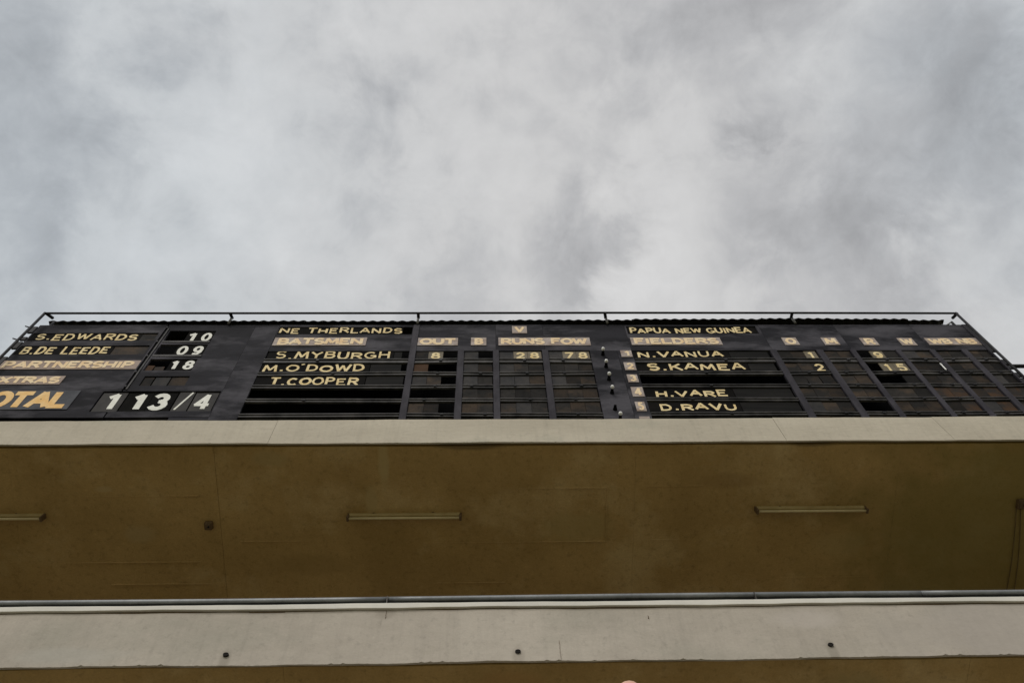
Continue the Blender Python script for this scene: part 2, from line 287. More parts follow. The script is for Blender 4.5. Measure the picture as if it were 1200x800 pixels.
# ------------------------------------------------------------------ brush lettering: strokes in a unit cell
def arc(cx_, cy_, rx, ry, a0, a1, n=10):
    return [(cx_ + rx*math.cos(R(a0 + (a1-a0)*i/n)), cy_ + ry*math.sin(R(a0 + (a1-a0)*i/n))) for i in range(n+1)]
G = {
 'A': (1, [[(0, 0), (.5, 1), (1, 0)], [(.2, .33), (.8, .33)]]),
 'B': (.9, [[(.08, 0), (.08, 1)], [(.0, 1), (.55, 1)] + arc(.55, .76, .35, .24, 90, -90, 6) + [(.08, .52)], [(.08, .52), (.58, .52)] + arc(.58, .26, .38, .26, 90, -90, 6) + [(0, 0)]]),
 'C': (.95, [arc(.52, .5, .48, .5, 50, 310, 14)]),
 'D': (.95, [[(.08, 0), (.08, 1)], [(0, 1), (.42, 1)] + arc(.42, .5, .52, .5, 90, -90, 10) + [(0, 0)]]),
 'E': (.85, [[(.08, 0), (.08, 1)], [(.0, 1), (.95, 1)], [(.08, .52), (.78, .52)], [(.0, 0), (1, 0)]]),
 'F': (.85, [[(.08, 0), (.08, 1)], [(.0, 1), (.95, 1)], [(.08, .52), (.78, .52)]]),
 'G': (1, [arc(.5, .5, .48, .5, 50, 330, 14), [(.55, .42), (.98, .42), (.98, .1)]]),
 'H': (.95, [[(.06, 0), (.06, 1)], [(.94, 0), (.94, 1)], [(.06, .5), (.94, .5)]]),
 'I': (.25, [[(.5, 0), (.5, 1)]]),
 'K': (.95, [[(.06, 0), (.06, 1)], [(.9, 1), (.1, .42)], [(.35, .6), (1, 0)]]),
 'L': (.8, [[(.08, 1), (.08, 0)], [(0, 0), (1, 0)]]),
 'M': (1.15, [[(.02, 0), (.12, 1), (.5, .2), (.88, 1), (.98, 0)]]),
 'N': (1, [[(.06, 0), (.06, 1), (.94, 0), (.94, 1)]]),
 'O': (1, [arc(.5, .5, .5, .5, 90, 450, 20)]),
 'P': (.85, [[(.08, 0), (.08, 1)], [(0, 1), (.55, 1)] + arc(.55, .73, .4, .27, 90, -90, 8) + [(.08, .46)]]),
 'R': (.95, [[(.08, 0), (.08, 1)], [(0, 1), (.55, 1)] + arc(.55, .75, .38, .25, 90, -90, 8) + [(.08, .5)], [(.5, .5), (1, 0)]]),
 'S': (.85, [arc(.5, .745, .44, .255, 35, 240, 9) + arc(.5, .265, .46, .265, 72, -145, 9)]),
 'T': (.9, [[(0, 1), (1, 1)], [(.5, 1), (.5, 0)]]),
 'U': (.95, [[(.06, 1), (.06, .42)] + arc(.5, .42, .44, .42, 180, 360, 10) + [(.94, .42), (.94, 1)]]),
 'V': (1, [[(0, 1), (.5, 0), (1, 1)]]),
 'W': (1.3, [[(0, 1), (.25, 0), (.5, .85), (.75, 0), (1, 1)]]),
 'X': (.95, [[(0, 0), (1, 1)], [(0, 1), (1, 0)]]),
 'Y': (.95, [[(0, 1), (.5, .5), (1, 1)], [(.5, .5), (.5, 0)]]),
 '.': (.3, [[(.25, .05), (.8, .05)]]), "'": (.12, [[(.9, 1.08), (-.9, 1.0)]]), '/': (.7, [[(0, -.02), (1, 1.02)]]), ' ': (.45, []),
 '0': (.85, [arc(.5, .5, .46, .5, 90, 450, 18)]),
 '1': (.5, [[(.0, .80), (.62, .97), (.62, 0)]]),
 '2': (.85, [arc(.5, .70, .42, .30, 165, -20, 9) + [(.05, .02)], [(.0, .02), (1, .02)]]),
 '3': (.85, [arc(.47, .75, .40, .25, 150, -85, 9), arc(.47, .27, .46, .27, 85, -155, 9)]),
 '4': (.9, [[(1, .28), (.0, .28)], [(.04, .28), (.72, 1)], [(.72, 1), (.72, 0)]]),
 '5': (.85, [[(.92, 1), (.18, 1), (.12, .55)], [(.12, .55)] + arc(.46, .31, .48, .31, 110, -150, 10)]),
 '7': (.85, [[(0, 1), (.95, 1), (.32, 0)]]),
 '8': (.85, [arc(.5, .755, .38, .235, 90, 450, 14), arc(.5, .26, .46, .26, 90, 450, 14)]),
 '9': (.85, [arc(.5, .68, .44, .31, 90, 450, 14), [(.94, .68), (.9, .3), (.6, .02), (.1, .06)]]),
}
def lettering(txt, x0, x1, z0, z1, w, y, m, parent, jit=0.0, gap=0.30, seed=1):

    """painted words as brush strokes lying on a board that faces -Y"""
    rnd = random.Random(seed*131 + len(txt)); tot = sum(G[c][0] for c in txt) + gap*(len(txt)-1); u = (x1-x0-w)/tot
    H = z1-z0-w; bm = bmesh.new(); cur = x0 + w/2; lay = 0
    for c in txt:
        wd, strokes = G[c]; jz = rnd.uniform(-jit, jit)*H*.7; js = 1 + rnd.uniform(-jit, jit)*.7; sh = rnd.uniform(-jit, jit)*.12
        split = []
        for st in strokes:                      # a brush lifts at sharp corners
            cur_ = [st[0]]
            for q0, q1, q2 in zip(st, st[1:], st[2:]):
                cur_.append(q1); a_ = Vector(q1)-Vector(q0); b_ = Vector(q2)-Vector(q1)
                if a_.length > 1e-6 and b_.length > 1e-6 and a_.normalized().dot(b_.normalized()) < .25: split.append(cur_); cur_ = [q1]
            cur_.append(st[-1]); split.append(cur_)
        for st in split:
            st = [q for i, q in enumerate(st) if not i or (Vector(q)-Vector(st[i-1])).length > 1e-4]
            pts = []; lay += 1; yy = y - 0.0002*(lay % 12)
            for (a, b) in st:
                a += rnd.uniform(-jit, jit)*.10/max(wd, .4); b += rnd.uniform(-jit, jit)*.10
                pts.append(Vector((cur + a*wd*u + sh*b*H, z0 + w/2 + jz + b*H*js)))
            closed = (pts[0]-pts[-1]).length < .06*H and len(pts) > 8
            if closed: pts[-1] = pts[0].copy()
            ww = w*rnd.uniform(1-jit*.8, 1+jit*.8)*.5; lf, rg = [], []
            for i, p in enumerate(pts):
                a = pts[i-1] if i else (pts[-2] if closed else None); b = pts[i+1] if i < len(pts)-1 else (pts[1] if closed else None)
                d1 = (p-a).normalized() if a is not None else None; d2 = (b-p).normalized() if b is not None else None
                d1 = d1 or d2; d2 = d2 or d1
                n1_ = Vector((-d1.y, d1.x)); n2_ = Vector((-d2.y, d2.x)); mm = n1_+n2_
                if mm.length < .2: mm = n1_.copy()
                mm.normalize(); k = min(1/max(mm.dot(n1_), .3), 1.9)
                e_ = Vector((0, 0))
                if not closed and i == 0: e_ = -d1*ww*.35
                if not closed and i == len(pts)-1: e_ = d1*ww*.35
                lf.append(bm.verts.new((p.x+e_.x+mm.x*ww*k, yy, p.y+e_.y+mm.y*ww*k))); rg.append(bm.verts.new((p.x+e_.x-mm.x*ww*k, yy, p.y+e_.y-mm.y*ww*k)))
            for i in range(len(pts)-1):
                bm.faces.new((lf[i], rg[i], rg[i+1], lf[i+1]))
        cur += (wd+gap)*u
    me = bpy.data.meshes.new('lettering'); bm.to_mesh(me); bm.free()
    return link('lettering', me, m, parent)

# ================================================================== SETTING
bm = bmesh.new()
n_ = 24; ext = 1500
ring = [-ext, -300, -80, -30, -12, -4, 0, 4, 12, 30, 80, 300, ext]
gv = [[bm.verts.new((x, y, 0)) for x in ring] for y in ring]
for j in range(len(ring)-1):
    for i in range(len(ring)-1): bm.faces.new((gv[j][i], gv[j][i+1], gv[j+1][i+1], gv[j+1][i]))
tag(link('ground', finish(bm, 'ground'), M['ground']), kind='structure')
# stepped concrete terrace the spectators stand on
RISE, RUN, Y0 = 0.37, 0.45, 0.95
bm = bmesh.new()
for k in range(1, 9):
    y_ = Y0 + RUN*(k-1); yb = Y0 + RUN*k if k < 8 else 9.0
    bm_box(bm, -12, 13, y_ + .001, yb, -0.05, RISE*k)
tag(link('terrace', finish(bm, 'terrace'), M['concrete']), kind='structure')

# ================================================================== GRANDSTAND
gs = empty('grandstand', (0, 5.8, 2.96), 'cream and ochre grandstand front whose roof beam carries the black scoreboard', 'grandstand')
XL, XR = -11.0, 12.0
# upper fascia beam: three lengths butted with hairline joints that lean a little
def slab(name, x0, x1, tilt0, tilt1, y0, y1, z0, z1, m, parent, wob=0.0, seed=0, label=None, nx=60, chips=0.0):
    rnd = random.Random(seed); bm = bmesh.new(); top0 = bot0 = None
    def wav(x, s): return wob*(math.sin(x*1.7+s) + .6*math.sin(x*4.3+2*s) + .4*math.sin(x*11+s))
    prev = None
    for i in range(nx+1):
        chip = 0.0 if not chips or rnd.random() > .10 else rnd.uniform(.002, chips)
        t = i/nx; xb = x0 + tilt0 + (x1 + tilt1 - x0 - tilt0)*t; xt = x0 + (x1-x0)*t
        c = [bm.verts.new(p) for p in ((xb, y0 + wav(xb, 5)*.5, z0 + wav(xb, 1) + rnd.uniform(-wob, wob)*.35 + chip), (xt, y0 + wav(xt, 5)*.5, z1 + wav(xt, 3)*.6), (xt, y1, z1 + wav(xt, 3)*.6), (xb, y1, z0 + wav(xb, 1)))]
        if prev:
            for k in range(4): bm.faces.new((prev[k], prev[(k+1) % 4], c[(k+1) % 4], c[k]))
        else: bm.faces.new(c[::-1])
        prev = c
    bm.faces.new(prev)
    o = link(name, finish(bm, name), m, parent)
    if label: o['label'] = label
    return o
slab('fascia_beam', XL, -2.575, 0, -0.02, 5.80, 5.822, 9.135, 9.59, M['cream'], gs, 0.003, 1, nx=300, chips=.006)
slab('fascia_beam', -2.571, 3.535, -0.02, 0.035, 5.80, 5.822, 9.132, 9.592, M['cream'], gs, 0.003, 2, nx=300, chips=.006)
slab('fascia_beam', 3.540, 5.560, 0.035, 0.06, 5.80, 5.822, 9.135, 9.603, M['cream'], gs, 0.003, 3, nx=30)
slab('fascia_beam', 5.564, XR, 0.06, 0, 5.80, 5.822, 9.138, 9.610, M['cream'], gs, 0.004, 4)
box('beam_core', XL, XR, 5.835, 5.98, 9.285, 9.575, M['concrete'], gs)
box('parapet_core', XL, XR, 5.835, 5.955, 6.24, 6.63, M['concrete'], gs)
# sloping soffit: falls towards the back; panels divided by open construction joints
SL = 0.318
def zs(y): return 9.152 - SL*(y-5.8)
def soffit_panel(x0, x1, y0, y1, zf, skew0=0.0, skew1=0.0, th=0.12, name='soffit_panel'):
    bm = bmesh.new(); nx, ny = max(2, int((x1-x0)/.25)), 8; rnd = random.Random(int(x0*100))
    g = []
    for j in range(ny+1):
        y = y0 + (y1-y0)*j/ny; row = []
        a = x0 + skew0*j/ny; b = x1 + skew1*j/ny
        for i in range(nx+1):
            x = a + (b-a)*i/nx; row.append(bm.verts.new((x, y, zf(y) + .006*math.sin(x*1.3+y*.9) + .003*math.sin(x*3.1-y*2.2))))
        g.append(row)
    for j in range(ny):
        for i in range(nx): bm.faces.new((g[j][i], g[j+1][i], g[j+1][i+1], g[j][i+1]))
    r_ = bmesh.ops.extrude_face_region(bm, geom=bm.faces[:])
    bmesh.ops.translate(bm, verts=[q for q in r_['geom'] if isinstance(q, bmesh.types.BMVert)], vec=(0, 0, th))
    return link(name, finish(bm, name), M['soffit'], gs)
JX = [XL, -5.62, -3.235, 1.765, 4.98, XR]; SK = [0, 0.0, 0.045, 0.03, 0.0, 0]
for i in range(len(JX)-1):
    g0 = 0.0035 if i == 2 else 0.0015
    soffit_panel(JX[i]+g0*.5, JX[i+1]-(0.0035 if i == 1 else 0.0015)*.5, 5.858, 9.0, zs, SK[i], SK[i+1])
# faint raised board marks left by shuttering on the soffit
def batten(x0, x1, y0, y1, zf, h=0.003):
    bm = bmesh.new(); pts = [(x0, y0), (x1, y0), (x1, y1), (x0, y1)]
    lo = [bm.verts.new((a, b, zf(b)-.0035)) for a, b in pts]; hi = [bm.verts.new((a, b, zf(b)+.02)) for a, b in pts]
    bm.faces.new(lo); bm.faces.new(hi[::-1])
    for k in range(4): bm.faces.new((lo[k], lo[(k+1) % 4], hi[(k+1) % 4], hi[k]))
    return link('shuttering_mark', finish(bm, 'shuttering_mark'), M['soffit'], gs)
for a in ((-4.9, -3.45, 6.43, 6.443), (-5.6, -3.5, 7.25, 7.262), (-1.1, 1.42, 6.365, 6.378), (-1.0, 1.45, 7.035, 7.047), (1.43, 1.442, 6.38, 7.03), (-3.0, -1.6, 7.0, 7.012), (2.0, 3.4, 7.02, 7.032), (1.9, 2.6, 6.35, 6.362), (3.2, 4.4, 7.0, 7.012), (2.4, 4.7, 7.52, 7.53), (-4.6, -3.4, 7.53, 7.542), (-1.9, 0.2, 7.55, 7.562)):
    batten(*a, zs)
# lower soffit under the parapet and balcony floor, back wall, roof deck
def zl(y): return 6.106 - 0.30*(y-5.8)
for a, b in ((XL, -1.75), (-1.748, 4.2), (4.202, XR)):
    soffit_panel(a, b, 5.842, 8.6, zl, 0, 0, 0.12, 'lower_soffit_panel')
box('balcony_floor', XL, XR, 6.0, 9.0, 6.12, 6.22, M['concrete'], gs)
box('back_wall', XL, XR, 9.0, 9.25, 0.0, 9.3, M['soffit'], gs)
box('roof_deck', XL, XR, 5.985, 9.4, 9.30, 9.42, M['concrete'], gs)
for x_ in (XL, XR):
    box('side_wall', x_-.25 if x_ < 0 else x_+.002, x_-.002 if x_ < 0 else x_+.25, 5.9, 9.2, 0, 9.3, M['soffit'], gs)
# parapet of the balcony with projecting coping
slab('parapet_wall', XL, XR, 0, 0, 5.80, 5.822, 6.088, 6.648, M['parapet'], gs, 0.0045, 8, nx=900, chips=.014)
slab('coping', XL, XR, 0, 0, 5.775, 5.99, 6.662, 6.712, M['coping'], gs, 0.003, 9, nx=120)
slab('mortar_bed', XL, XR, 0, 0, 5.803, 5.95, 6.640, 6.666, M['box'], gs, 0.0, 10, nx=4)
def crack(name, pts, y, w, parent):
    """an open hairline crack, as a thin dark filled groove lying in the plaster"""
    bm = bmesh.new(); prev = None; rnd = random.Random(len(pts)+int(pts[0][0]*10))
    for i, (x, z) in enumerate(pts):
        ww = w*(.35 + .65*rnd.random()) if 0 < i < len(pts)-1 else w*.2
        c = (bm.verts.new((x-ww, y, z)), bm.verts.new((x+ww, y, z)))
        if prev: bm.faces.new((prev[0], prev[1], c[1], c[0]))
        prev = c
    r_ = bmesh.ops.extrude_face_region(bm, geom=bm.faces[:])
    bmesh.ops.translate(bm, verts=[q for q in r_['geom'] if isinstance(q, bmesh.types.BMVert)], vec=(0, .02, 0))
    return link(name, finish(bm, name), M['box'], parent)
def wander(x, z0, z1, amp, n=9, seed=0):
    rnd = random.Random(seed); out = []
    for i in range(n+1):
        out.append((x + rnd.uniform(-amp, amp), z0 + (z1-z0)*i/n))
    return out
for i, (x, a, b) in enumerate(((0.62, 6.10, 6.30), (-0.93, 6.56, 6.645), (1.45, 6.52, 6.56))):
    crack('crack', wander(x, a, b, (.004), 8, i), 5.7935, .0012, gs)
# weep holes: shallow rims closed by a disc coloured as the hole's shade
for x, z in ((-2.249, 6.188), (0.253, 6.182), (3.002, 6.212)):
    bm = bmesh.new(); seg = 16
    oR = [bm.verts.new((x + .024*math.cos(2*math.pi*k/seg), 5.784, z + .017*math.sin(2*math.pi*k/seg))) for k in range(seg)]
    iR = [bm.verts.new((x + .017*math.cos(2*math.pi*k/seg), 5.785, z + .012*math.sin(2*math.pi*k/seg))) for k in range(seg)]
    bR = [bm.verts.new((x + .017*math.cos(2*math.pi*k/seg), 5.787, z + .012*math.sin(2*math.pi*k/seg))) for k in range(seg)]
    oB = [bm.verts.new((x + .026*math.cos(2*math.pi*k/seg), 5.81, z + .019*math.sin(2*math.pi*k/seg))) for k in range(seg)]
    for k in range(seg):
        q = (k+1) % seg
        bm.faces.new((oR[k], oR[q], iR[q], iR[k])); bm.faces.new((iR[k], iR[q], bR[q], bR[k])); bm.faces.new((oB[k], oB[q], oR[q], oR[k]))
    bm.faces.new(bR)
    link('weep_hole', finish(bm, 'weep_hole'), M['hole'], gs)

# ------------------------------------------------------------------ pipe along the coping
pp = empty('long_pipe', (0, 5.8, 6.72), 'long pale grey painted pipe running just above the parapet coping', 'pipe')
bm = bmesh.new()
def pz(x): return 6.802 + .004*math.sin(x*.8) + .006*math.sin(x*.31+1) + (0.018*((x-1.5)/6)**2 if x > 1.5 else 0) + (0.014*((x+1.5)/6)**2 if x < -1.5 else 0)
bm_tube(bm, [(XL + (-0.945-XL)*i/30, 5.835, pz(XL + (-0.945-XL)*i/30)) for i in range(31)], .029, 16)
link('pipe_length', finish(bm, 'pipe_length'), M['pipe'], pp, True)
bm = bmesh.new(); bm_tube(bm, [(-0.938 + (4.1+.938)*i/20, 5.835, pz(-0.938 + (4.1+.938)*i/20)) for i in range(21)], .029, 16)
link('pipe_length', finish(bm, 'pipe_length'), M['pipe'], pp, True)
bm = bmesh.new(); bm_tube(bm, [(4.105 + (XR-4.105)*i/20, 5.835, pz(4.105 + (XR-4.105)*i/20)) for i in range(21)], .029, 16)
link('pipe_length', finish(bm, 'pipe_length'), M['pipe'], pp, True)
box('pipe_contact_shade', XL, XR, 5.815, 5.865, 6.713, 6.762, M['black'], pp)  # black strip painted in as the contact shadow under the pipe
for x in (-9.6, -6.9, -4.9, -0.94, 2.5, 6.3, 9.8):
    bm = bmesh.new(); bm_box(bm, x-.004, x+.004, 5.796, 5.874, 6.70, pz(x)+.012)
    link('pipe_clip', finish(bm, 'pipe_clip'), M['clamp'], pp)

# ------------------------------------------------------------------ fluorescent battens on the soffit
def on_soffit(x, y, drop=0.0): return Vector((x, y, zs(y)-drop))
ang = math.atan(SL)
def fluoro(xc, yc, length, label):
    f = empty('fluorescent_light', on_soffit(xc, yc, 0.004), label, 'light fixture', 'fluorescent battens under the sloping roof soffit')
    f.rotation_euler = (-ang, 0, 0)
    h = length/2
    def part(nm, bm, m, sm=False, par=f, bev=0):
        o = bpy.data.objects.new(nm, finish(bm, nm, bev)); COL.objects.link(o); o.data.materials.append(m); o.parent = par
        if sm:
            for p in o.data.polygons: p.use_smooth = True
        return o
    bm = bmesh.new(); prof = [(-.034, 0), (-.034, -.030), (-.020, -.050), (.020, -.050), (.034, -.030), (.034, 0)]
    A = [bm.verts.new((-h, a, b)) for a, b in prof]; B = [bm.verts.new((h, a, b)) for a, b in prof]
    for k in range(6): bm.faces.new((A[k], A[(k+1) % 6], B[(k+1) % 6], B[k]))
    bm.faces.new(A); bm.faces.new(B[::-1]); part('body', bm, M['fixture'])
    bm = bmesh.new(); bm_tube(bm, [(-h+.02, -.004, -.088), (h-.02, -.004, -.088)], .015, 12); part('tube', bm, M['tube'], True)
    for x_ in (-h*.55, h*.5):
        bm = bmesh.new(); bm_box(bm, x_-.012, x_+.012, -.040, .040, -.010, .004); part('bracket', bm, M['fixdark'])
    for s in (-1, 1):
        bm = bmesh.new(); x_ = s*(h+.006); bm_box(bm, min(x_, x_-s*.028), max(x_, x_-s*.028), -.034, .030, -.108, .004); part('end_cap', bm, M['fixdark'], bev=.006)
    return f
fluoro(-1.01, 6.690, 1.36, 'middle of the three fluorescent battens, left of centre on the brown soffit')
fluoro(3.93, 6.640, 1.36, 'right-hand fluorescent batten on the brown soffit')
fluoro(-5.95, 6.665, 1.36, 'left-hand fluorescent batten cut by the left edge of the photograph')

def junction_box(x, y, s, label, lid=True):
    j = empty('junction_box', on_soffit(x, y, 0.004), label, 'junction box'); j.rotation_euler = (-ang, 0, 0)
    def part(nm, bm, m, par, bev=0):
        o = bpy.data.objects.new(nm, finish(bm, nm, bev)); COL.objects.link(o); o.data.materials.append(m); o.parent = par; return o
    bm = bmesh.new(); bm_box(bm, -s, s, -s, s, -.045, .01); part('housing', bm, M['box'], j, .008)
    bm = bmesh.new(); bm_box(bm, -s*.72, s*.72, -s*.72, s*.72, -.054, -.045); part('cover_plate', bm, M['fixdark'], j, .003)
    bm = bmesh.new(); bm_tube(bm, [(s*.2, 0, -.050), (s*.2, 0, -.066)], s*.22, 10); part('knockout', bm, M['hole'], j)
    return j
junction_box(-3.355, 6.79, .048, 'small square rusty junction box beside the soffit joint')
junction_box(6.56, 6.60, .06, 'dark junction box at the right edge with two hanging cables')
cb = empty('cable_pair', on_soffit(6.51, 6.66, 0.02), 'two thin dark cables running down from the right-hand junction box', 'cable')
for dx, x1 in ((-.02, 6.50), (.035, 6.62)):
    pts = [(6.53+dx + (x1-6.53-dx)*t + .05*math.sin(t*3.1), 6.66 + 1.6*t, zs(6.66+1.6*t) - .012) for t in [i/14 for i in range(15)]]
    tubes('cable', [pts], .0055, M['cable'], cb, 6)

# ================================================================== SCOREBOARD
YB = 6.0
sb = empty('scoreboard', (0.3, 6.1, 9.42), 'wide black cricket scoreboard of painted panels standing on the roof beam', 'scoreboard')
BX0, BX1, BZ0, BZ1 = -6.80, 7.44, 9.60, 12.335
COLS = {'names': (-3.185, -1.145), 'out': (-1.05, -.445), 'bat': (-.35, .065), 'runs': (.155, .78), 'fow': (.875, 1.48), 'field': (2.105, 4.145),
        'o': (4.245, 4.835), 'm': (4.94, 5.34), 'r': (5.425, 6.025), 'w': (6.105, 6.535), 'wb': (6.62, 7.015), 'nb': (7.11, 7.42)}
ROWS = [(11.335, 11.56), (10.985, 11.23), (10.66, 10.905), (10.33, 10.585), (10.00, 10.26), (9.68, 9.93)]
SLOTS = [(-6.775, -4.93, 11.86, 12.09), (-6.775, -4.93, 11.47, 11.72), (-4.785, -4.10, 11.84, 12.155), (-4.785, -4.10, 11.45, 11.75), (-4.785, -4.125, 11.04, 11.345),
         (-4.70, -4.09, 10.66, 10.895), (-5.11, -3.56, 10.07, 10.53), (-3.175, -1.155, 12.045, 12.275), (2.125, 4.14, 12.055, 12.29)]
def face_panel(x0, x1, z0, z1, holes, y=YB, th=.03, m='face'):
    """a plywood sheet with its openings cut out"""
    xs = sorted({x0, x1} | {min(max(v_, x0), x1) for h in holes for v_ in h[:2]}); zs_ = sorted({z0, z1} | {min(max(v_, z0), z1) for h in holes for v_ in h[2:]})
    bm = bmesh.new(); V_ = {}
    def vert(x, z): return V_.setdefault((x, z), None) or V_.__setitem__((x, z), bm.verts.new((x, y, z))) or V_[(x, z)]
    for i in range(len(xs)-1):
        for j in range(len(zs_)-1):
            cx_, cz_ = (xs[i]+xs[i+1])/2, (zs_[j]+zs_[j+1])/2
            if any(h[0] < cx_ < h[1] and h[2] < cz_ < h[3] for h in holes): continue
            bm.faces.new((vert(xs[i], zs_[j]), vert(xs[i+1], zs_[j]), vert(xs[i+1], zs_[j+1]), vert(xs[i], zs_[j+1])))
    r_ = bmesh.ops.extrude_face_region(bm, geom=bm.faces[:])
    bmesh.ops.translate(bm, verts=[q for q in r_['geom'] if isinstance(q, bmesh.types.BMVert)], vec=(0, th, 0))
    for v_ in bm.verts:
        if v_.co.y < y+.001: v_.co.y += .0035*math.sin(v_.co.x*2.1+v_.co.z*1.3)
    return link('face_panel', finish(bm, 'face_panel'), M[m], sb)
g_ = .0015
# left third: plywood sheets
face_panel(BX0, -4.88, 9.94, BZ1, SLOTS); 
face_panel(-4.86, -3.55, 9.94, BZ1, SLOTS)
face_panel(-5.2, -5.19, 9.93, 9.935, [])
face_panel(-3.547, -3.188, 9.62, BZ1, SLOTS)
box('face_panel', -4.05, -3.55, YB+.001, YB+.03, 9.62, 9.937, M['face'], sb)
# header band above the grid
hb = [-3.185, -1.10, 0.11, 0.83, 2.10, 4.19, 5.38, 6.58, BX1]
for a, b in zip(hb, hb[1:]): face_panel(a+g_, b-g_, 11.563, BZ1, SLOTS)
# blank sheet carrying the lamps, and the strip with the fielders' numbers
face_panel(1.484, 1.88, 9.62, 11.560, []); face_panel(1.884, 2.102, 9.62, 11.560, [])
# posts between columns, proud of the sheets
def post(x0, x1, z1=11.575, z0=9.62): return box('post', x0, x1, YB-.012, YB+.05, z0, z1, M['post'], sb, .003)
post(-1.143, -1.052, 12.325)
for a, b in ((-.443, -.352), (.067, .153), (.782, .873), (4.147, 4.243), (4.837, 4.938), (5.342, 5.423), (6.027, 6.103), (6.537, 6.618), (7.017, 7.108)): post(a, b)
box('post', 7.422, 7.452, YB-.01, YB+.05, 9.62, 12.33, M['post'], sb)
# hinge strip dividing the left names from their figures
box('hinge_strip', -4.885, -4.868, YB-.02, YB+.02, 10.56, 12.21, M['post'], sb)
box('hinge_strip', -4.832, -4.812, YB-.018, YB+.02, 10.56, 12.20, M['slat'], sb)
box('hinge_gap', -4.866, -4.834, YB-.004, YB+.02, 10.56, 12.23, M['black'], sb)
for z in (12.215, 11.80, 11.40, 10.98, 10.62):
    box('hinge', -4.862, -4.838, YB-.03, YB-.004, z-.02, z+.02, M['rail'], sb, .004)

# tracks and plates in the grid
TY = YB + .012                                     # plates hang just behind the face
def track(x0, x1, z0, z1, seed):
    rnd = random.Random(seed); h = z1-z0; sag = rnd.uniform(-.009, .009)
    bm = bmesh.new()
    bm_box(bm, x0, x1, YB+.006, YB+.03, z0+.006, z1-.004)                       # web
    bm_box(bm, x0, x1, YB-.010, YB+.012, z1-.016, z1-.001)                      # upper lip the plates stand on
    bm_box(bm, x0, x1, YB-.006, YB+.010, z0+.004, z0+.017)
    o = link('track', finish(bm, 'track'), M['slat'], sb)
    for v_ in o.data.vertices: v_.co.z += sag*(v_.co.x-(x0+x1)/2)/(x1-x0)*2
    if rnd.random() < .75:
        xc = x0 + (x1-x0)*rnd.uniform(.25, .75)
        box('latch', xc-.022, xc+.022, YB-.024, YB-.006, z0+h*.25, z0+h*.75, M['rail'], sb, .004)
specs = {
 'out':  ['.n#', 'b##', 'g.#', '###', '..#', '...'],
 'bat':  ['g#', 'g.', 'g.', '..', '..', '##'],
 'runs': ['gnn', 'g..', 'gl.', '...', '.g.', '...'],
 'fow':  ['gnn', '...', 'g..', '...', '...', '...'],
 'o':    ['..n', '..n', '...', '...', 'g..', '...'],
 'm':    ['..', '..', '..', '..', '##', '..'],
 'r':    ['#n.', '#nn', '##.', '...', '...', '...'],
 'w':    ['g.', '..', '..', 'rr', '.r', '..'],
 'wb':   ['..', '..', '..', '.r', 'gr', '..'],
 'nb':   ['..', '..', 'g.', 'rr', '.g', '..'],
}
mm_ = {'.': 'tile', 'g': 'tile_light', 'l': 'tile_light', 'r': 'tile_rust', 'b': 'tile_brown'}
SPOTS = {}
rr_ = random.Random(3)
for ck, rows in specs.items():
    x0, x1 = COLS[ck]
    for ri, s in enumerate(rows):
        z0, z1 = ROWS[ri]; n = len(s); wd = (x1-x0-.012)/n
        for i, ch in enumerate(s):
            a, b = x0+.003+i*wd, x0+.003+(i+1)*wd
            SPOTS[(ck, ri, i)] = (a, b, z0, z1)
            if ch in '#n': continue
            tilt = 0.0; ga = rr_.choice((.0015, .002, .005)); dz = rr_.choice((0, 0, .006, .012, .022))
            if ri in (1, 3, 4) and rr_.random() < .25: tilt = R(rr_.uniform(-1.2, 1.2))
            if ck == 'o' and ri == 2: tilt = R((7, -3, -6)[i])*.6; ga = .012
            box('blank_plate', a+ga*.5, b-ga*.5, TY + rr_.choice((0, .002, .004)), TY+.02, z0, z1-dz, M[mm_[ch]], sb, 0, tilt)
for ck, (x0, x1) in COLS.items():
    for ri in range(5): track(x0, x1, ROWS[ri+1][1], ROWS[ri][0], ri*31+int(x0*50))
    box('gap_shade_strip', x1-.010, x1-.001, TY+.004, TY+.02, 9.62, 11.56, M['black'], sb)  # black strip stands for the shadow line beside the plates
# dead boards beside the names
for a, b, r_, k in ((-1.66, -1.23, 1, 'blankname'), (-1.68, -1.17, 2, 'blankname'), (3.53, 4.10, 0, 'blankname'), (3.72, 4.10, 1, 'blankname'), (3.33, 4.12, 3, 'blankname'), (3.34, 4.12, 4, 'blankname'), (-1.36, -1.25, 0, 'blankname')):
    box('blank_board', a, b, TY+.002, TY+.02, ROWS[r_][0], ROWS[r_][1]-.012, M[k], sb)
for a, b, z0, z1 in ((-5.16, -4.935, 11.862, 12.06), (-5.42, -4.935, 11.472, 11.70)):
    box('blank_board', a, b, TY, TY+.02, z0, z1, M['tile'], sb)
box('ledge', -4.785, -4.10, YB-.012, YB+.01, 11.800, 11.838, M['slat'], sb); box('ledge', -4.785, -4.10, YB-.012, YB+.01, 11.405, 11.448, M['slat'], sb)
# closed extras plates
for a, b, k in ((-4.695, -4.565, 'tile'), (-4.545, -4.345, 'tile_light'), (-4.325, -4.095, 'tile')):
    box('blank_plate', a, b, TY, TY+.02, 10.663, 10.885, M[k], sb)
